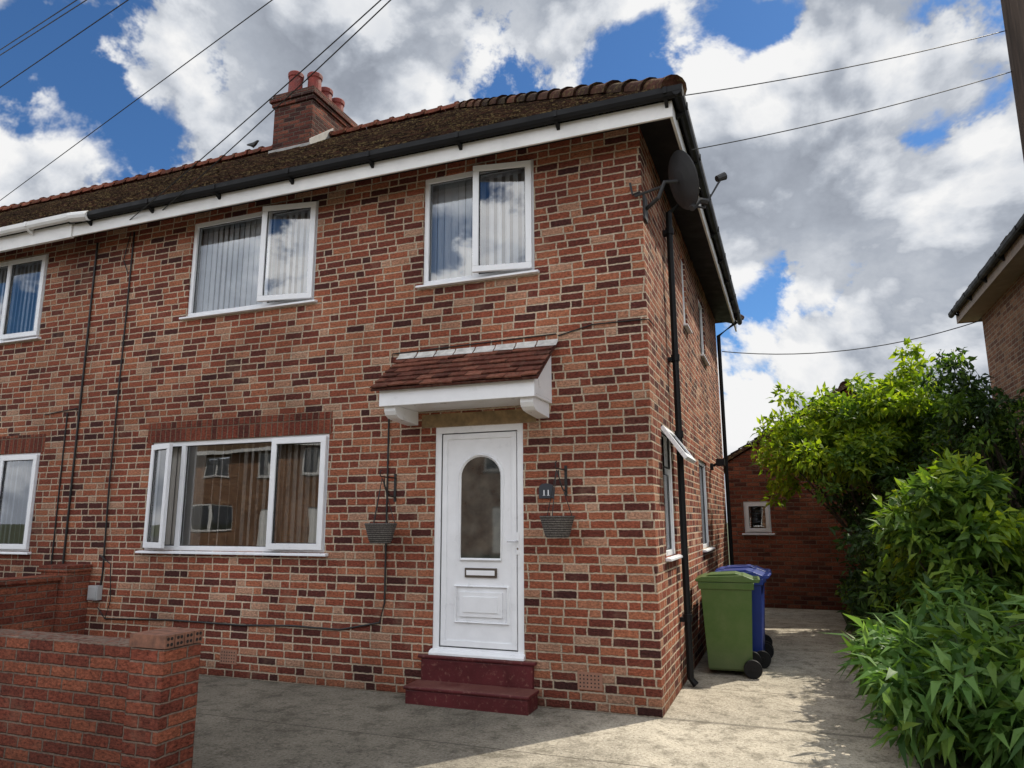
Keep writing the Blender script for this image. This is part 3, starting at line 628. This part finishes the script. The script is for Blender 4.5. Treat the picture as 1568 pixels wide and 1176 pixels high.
cs=[];blob(cs,120,(2.5,5.6,1.15),(.8,2.0,1.1),(.2,.38),.4);blob(cs,45,(2.25,3.8,1.0),(.5,1.1,.8),(.2,.35),.4)
for k in range(34): cs.append((1.86+rng.random()*.25,1.+k*.2,.16+rng.random()*.35,.22))
leaf_mesh('hedge',cs,80,.11,.055,[M_LF4,M_BARK,M_LF2],stems((2.5,5.5,0),cs,40,.03),frac=.15)
cs=[];blob(cs,115,(3.45,4.0,2.2),(.8,1.1,1.0),(.15,.30));blob(cs,32,(3.05,3.2,2.85),(.5,.6,.5),(.12,.22))
leaf_mesh('deciduous_tree',cs,62,.10,.042,[M_LF2,M_BARK,M_LF4],stems((3.6,4.0,0),cs,45,.05),frac=.5)
cs=[];blob(cs,130,(2.65,2.3,1.12),(.85,1.1,.82),(.15,.27),.42);blob(cs,40,(2.5,1.6,1.6),(.5,.6,.42),(.13,.22))
leaf_mesh('laurel_bush',cs,58,.15,.066,[M_LF2,M_BARK,M_LF1],stems((2.6,2.2,0),cs,40,.025),up=.7,frac=.25)
cs=[];blob(cs,85,(2.40,-.15,.42),(.72,.95,.52),(.14,.26),.42);blob(cs,32,(2.2,.9,.45),(.45,.6,.45),(.14,.24))
for k in range(14): # arching shoots over the path
    cs.append((1.62+rng.random()*.35,-.9+k*.13,.12+rng.random()*.55,.13))
leaf_mesh('buddleia_bush',cs,46,.21,.052,[M_LF3,M_BARK,M_LF2],stems((2.4,0,0),cs,70,.010),up=.6,droop=.4,frac=.4)

# ============================================================ GROUND, ROAD, STREET
def sheet(name,x0,x1,y0,y1,z,mat):
    mb=MB();mb.quad((x0,y0,z),(x1,y0,z),(x1,y1,z),(x0,y1,z));return mb.obj(name,[mat],None)
sheet('ground',-300,300,-300,300,-.012,M_SOIL)
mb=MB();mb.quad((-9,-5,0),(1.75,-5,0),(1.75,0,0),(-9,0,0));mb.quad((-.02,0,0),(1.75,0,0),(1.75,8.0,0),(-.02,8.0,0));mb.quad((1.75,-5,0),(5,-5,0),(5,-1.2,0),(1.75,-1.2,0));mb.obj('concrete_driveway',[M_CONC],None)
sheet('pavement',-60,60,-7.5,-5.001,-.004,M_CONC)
mb=MB();mb.box(-60,60,-7.62,-7.501,-.2,-.003);mb.obj('kerb',[M_LEAD],None)
sheet('road',-80,80,-14.5,-7.62,-.008,M_ASPH)
O=empty('brick_house.003')
Ro=TR(0,-24,0,math.pi)
hs=[]
for k in range(-3,5):
    bx=k*6.5
    hs+=[(bx+.7,bx+2.5,3.8,5.0),(bx+3.9,bx+5.4,3.8,5.0),(bx+.6,bx+3.0,1.1,2.4),(bx+4.2,bx+5.1,.1,2.2)]
mb=MB();wall(mb,Ro,-20,33,-.1,5.3,hs,.1);mb.obj('walls',[M_BR2],O)
for a_,b_,c2,d_ in hs:
    if c2>1: window(O,Ro@TR(a_,0,c2),b_-a_,d_-c2,[(0,(b_-a_)*.5,'fix',0),((b_-a_)*.5,b_-a_,'R',0)],None,name='window')
mb=MB();mb.quad((-20,-.4,5.2),(33,-.4,5.2),(33,4,8.5),(-20,4,8.5),0,Ro);mb.quad((-20,8.4,5.2),(-20,4,8.5),(33,4,8.5),(33,8.4,5.2),0,Ro);mb.box(-20,33,-.4,-.37,5.1,5.28,1,Ro)
mb.box(-20,33,3,3.1,0,5.2,2,Ro)
for k in range(-3,5):
    if k!=0: mb.box(k*6.5+4.2,k*6.5+5.1,.05,.1,.1,2.2,1,Ro)
mb.obj('roof_and_doors',[M_TILE,M_WHITE,M_INT],O)
car=MB(TR(-2.2,-9.0,-.008,0))
pr=[(-2.1,.35),(-2.12,.62),(-2.0,.80),(-1.25,.92),(-.65,1.38),(.75,1.42),(1.55,.98),(2.05,.9),(2.12,.6),(2.08,.33),(1.75,.28),(-1.75,.28)]
car.prism(pr,-.82,.82,'y',0)
gls=[(-1.12,.93),(-.62,1.32),(.70,1.36),(1.35,1.0)]
car.prism(gls,-.825,.825,'y',1)
for xx in (-1.3,1.35):
    for yy in (-.74,.74): car.tube([(xx,yy-.1,.32),(xx,yy+.1,.32)],.32,22,2);car.tube([(xx,yy-.11,.32),(xx,yy+.11,.32)],.2,16,3)
for yy in (-.6,.6): car.box(-2.13,-2.0,yy-.18,yy+.18,.6,.74,3);car.box(2.03,2.13,yy-.18,yy+.18,.65,.8,4)
car.obj('parked_car',[paint('car_paint',(.25,.27,.3),.2,.05,2,0,.6,.4),M_DGL,M_RUB,M_METAL,M_RED],None,.04)

# ============================================================ SKY + SUN
EL=math.radians(50);AZ=math.radians(37)
W=T('World',True);S.world=W.o
tc=W.n('ShaderNodeTexCoord').outputs['Generated'];x,y,z=W.sep(tc)
base=W.vm('ADD',W.vm('MULTIPLY',tc,(1.,1.,1.35)),(4.3,1.7,2.2))
sdir=(math.sin(AZ)*math.cos(EL)*.035,math.cos(AZ)*math.cos(EL)*.035,math.sin(EL)*.05)
a1=W.noise(base,3.1,7,.62,.15);a2=W.noise(W.vm('ADD',base,sdir),3.1,4,.60,.15)
vo=W.n('ShaderNodeTexVoronoi');vo.feature='F1';vo.inputs['Scale'].default_value=10
W.put(vo.inputs['Vector'],W.vm('ADD',base,W.xyz(W.m('MULTIPLY',a1,.25),W.m('MULTIPLY',a2,.25),W.m('MULTIPLY',a1,-.2))))
vd=vo.outputs[0]
d1=W.m('SUBTRACT',a1,W.m('MULTIPLY',vd,.13))
gap=None
for g,(c0_,amt) in {(-.674,.531,.513):(.990,.11),(-.253,.761,.597):(.990,.14),(-.065,.843,.535):(.992,.12),(.160,.928,.335):(.991,.13),(-.037,.979,.2):(.993,.10),(.225,.828,.513):(.994,.08),(-.80,.5,.36):(.995,.06)}.items():
    q=W.mr(W.vm('DOT_PRODUCT',tc,g),c0_-.006,.999,0,amt,True)
    gap=q if gap is None else W.m('ADD',gap,q)
# the cloud field: thick cumulus bank over most of this part of the sky
bank=W.mr(W.vm('DOT_PRODUCT',tc,(-.25,.87,.42)),.60,.93,.02,.105)
dd=W.m('ADD',W.m('SUBTRACT',d1,gap),bank)
cov=W.mr(dd,.325,.395,0,1,True)
thick=W.mr(dd,.40,.64,0,1)
lit=W.mr(W.m('SUBTRACT',a1,a2),-.05,.06,0,1)
shade=W.m('ADD',W.m('MULTIPLY',lit,.62),W.m('MULTIPLY',W.m('SUBTRACT',1.,thick),.42))
shade=W.m('ADD',shade,W.m('MULTIPLY',W.m('SUBTRACT',.45,vd),.38),clamp=True)
ccol=W.ramp(shade,[(0,(.29,.32,.38)),(.3,(.45,.49,.56)),(.6,(.76,.79,.84)),(.88,(1.0,1.0,1.0))])
north_fill=W.mr(y,.1,-.7,1.,2.6);ccol=W.mix(1.,ccol,W.xyz(north_fill,north_fill,north_fill),'MULTIPLY')  # clouds on this side brightened as added fill for the shaded front wall
sky=W.n('ShaderNodeTexSky');sky.sky_type='NISHITA';sky.sun_disc=False;sky.sun_elevation=EL;sky.sun_rotation=AZ;sky.altitude=50;sky.air_density=1.;sky.dust_density=.3;sky.ozone_density=3.
skc=W.mix(1.,sky.outputs[0],(.52,.82,1.1),'MULTIPLY')
b1=W.n('ShaderNodeBackground');W.put(b1.inputs[0],skc);b1.inputs[1].default_value=.10
b2=W.n('ShaderNodeBackground');W.put(b2.inputs[0],ccol);b2.inputs[1].default_value=.92
mx=W.n('ShaderNodeMixShader');W.put(mx.inputs[0],cov);W.t.links.new(b1.outputs[0],mx.inputs[1]);W.t.links.new(b2.outputs[0],mx.inputs[2])
wo=W.n('ShaderNodeOutputWorld');W.t.links.new(mx.outputs[0],wo.inputs[0])
sd=Vector((math.sin(AZ)*math.cos(EL),math.cos(AZ)*math.cos(EL),math.sin(EL)))
sl_=bpy.data.lights.new('sun','SUN');sl_.energy=5.;sl_.angle=math.radians(.53);sl_.color=(1,.93,.80)
so=bpy.data.objects.new('sun',sl_);COL.objects.link(so);so.rotation_euler=sd.to_track_quat('Z','Y').to_euler()

# ============================================================ CAMERA
yaw,pit,rol=map(math.radians,(21.066,10.739,-.205))
F=Vector((-math.sin(yaw)*math.cos(pit),math.cos(yaw)*math.cos(pit),math.sin(pit)));rt=Vector((math.cos(yaw),math.sin(yaw),0));up=rt.cross(F)
R=rt*math.cos(rol)+up*math.sin(rol);U=-rt*math.sin(rol)+up*math.cos(rol)
cd=bpy.data.cameras.new('camera');cam=bpy.data.objects.new('camera',cd);COL.objects.link(cam)
cd.sensor_width=36;cd.lens=25.12;cd.clip_start=.05;cd.clip_end=2000
cam.matrix_world=Matrix(((R.x,U.x,-F.x,1.094),(R.y,U.y,-F.y,-6.209),(R.z,U.z,-F.z,1.584),(0,0,0,1)))
S.camera=cam
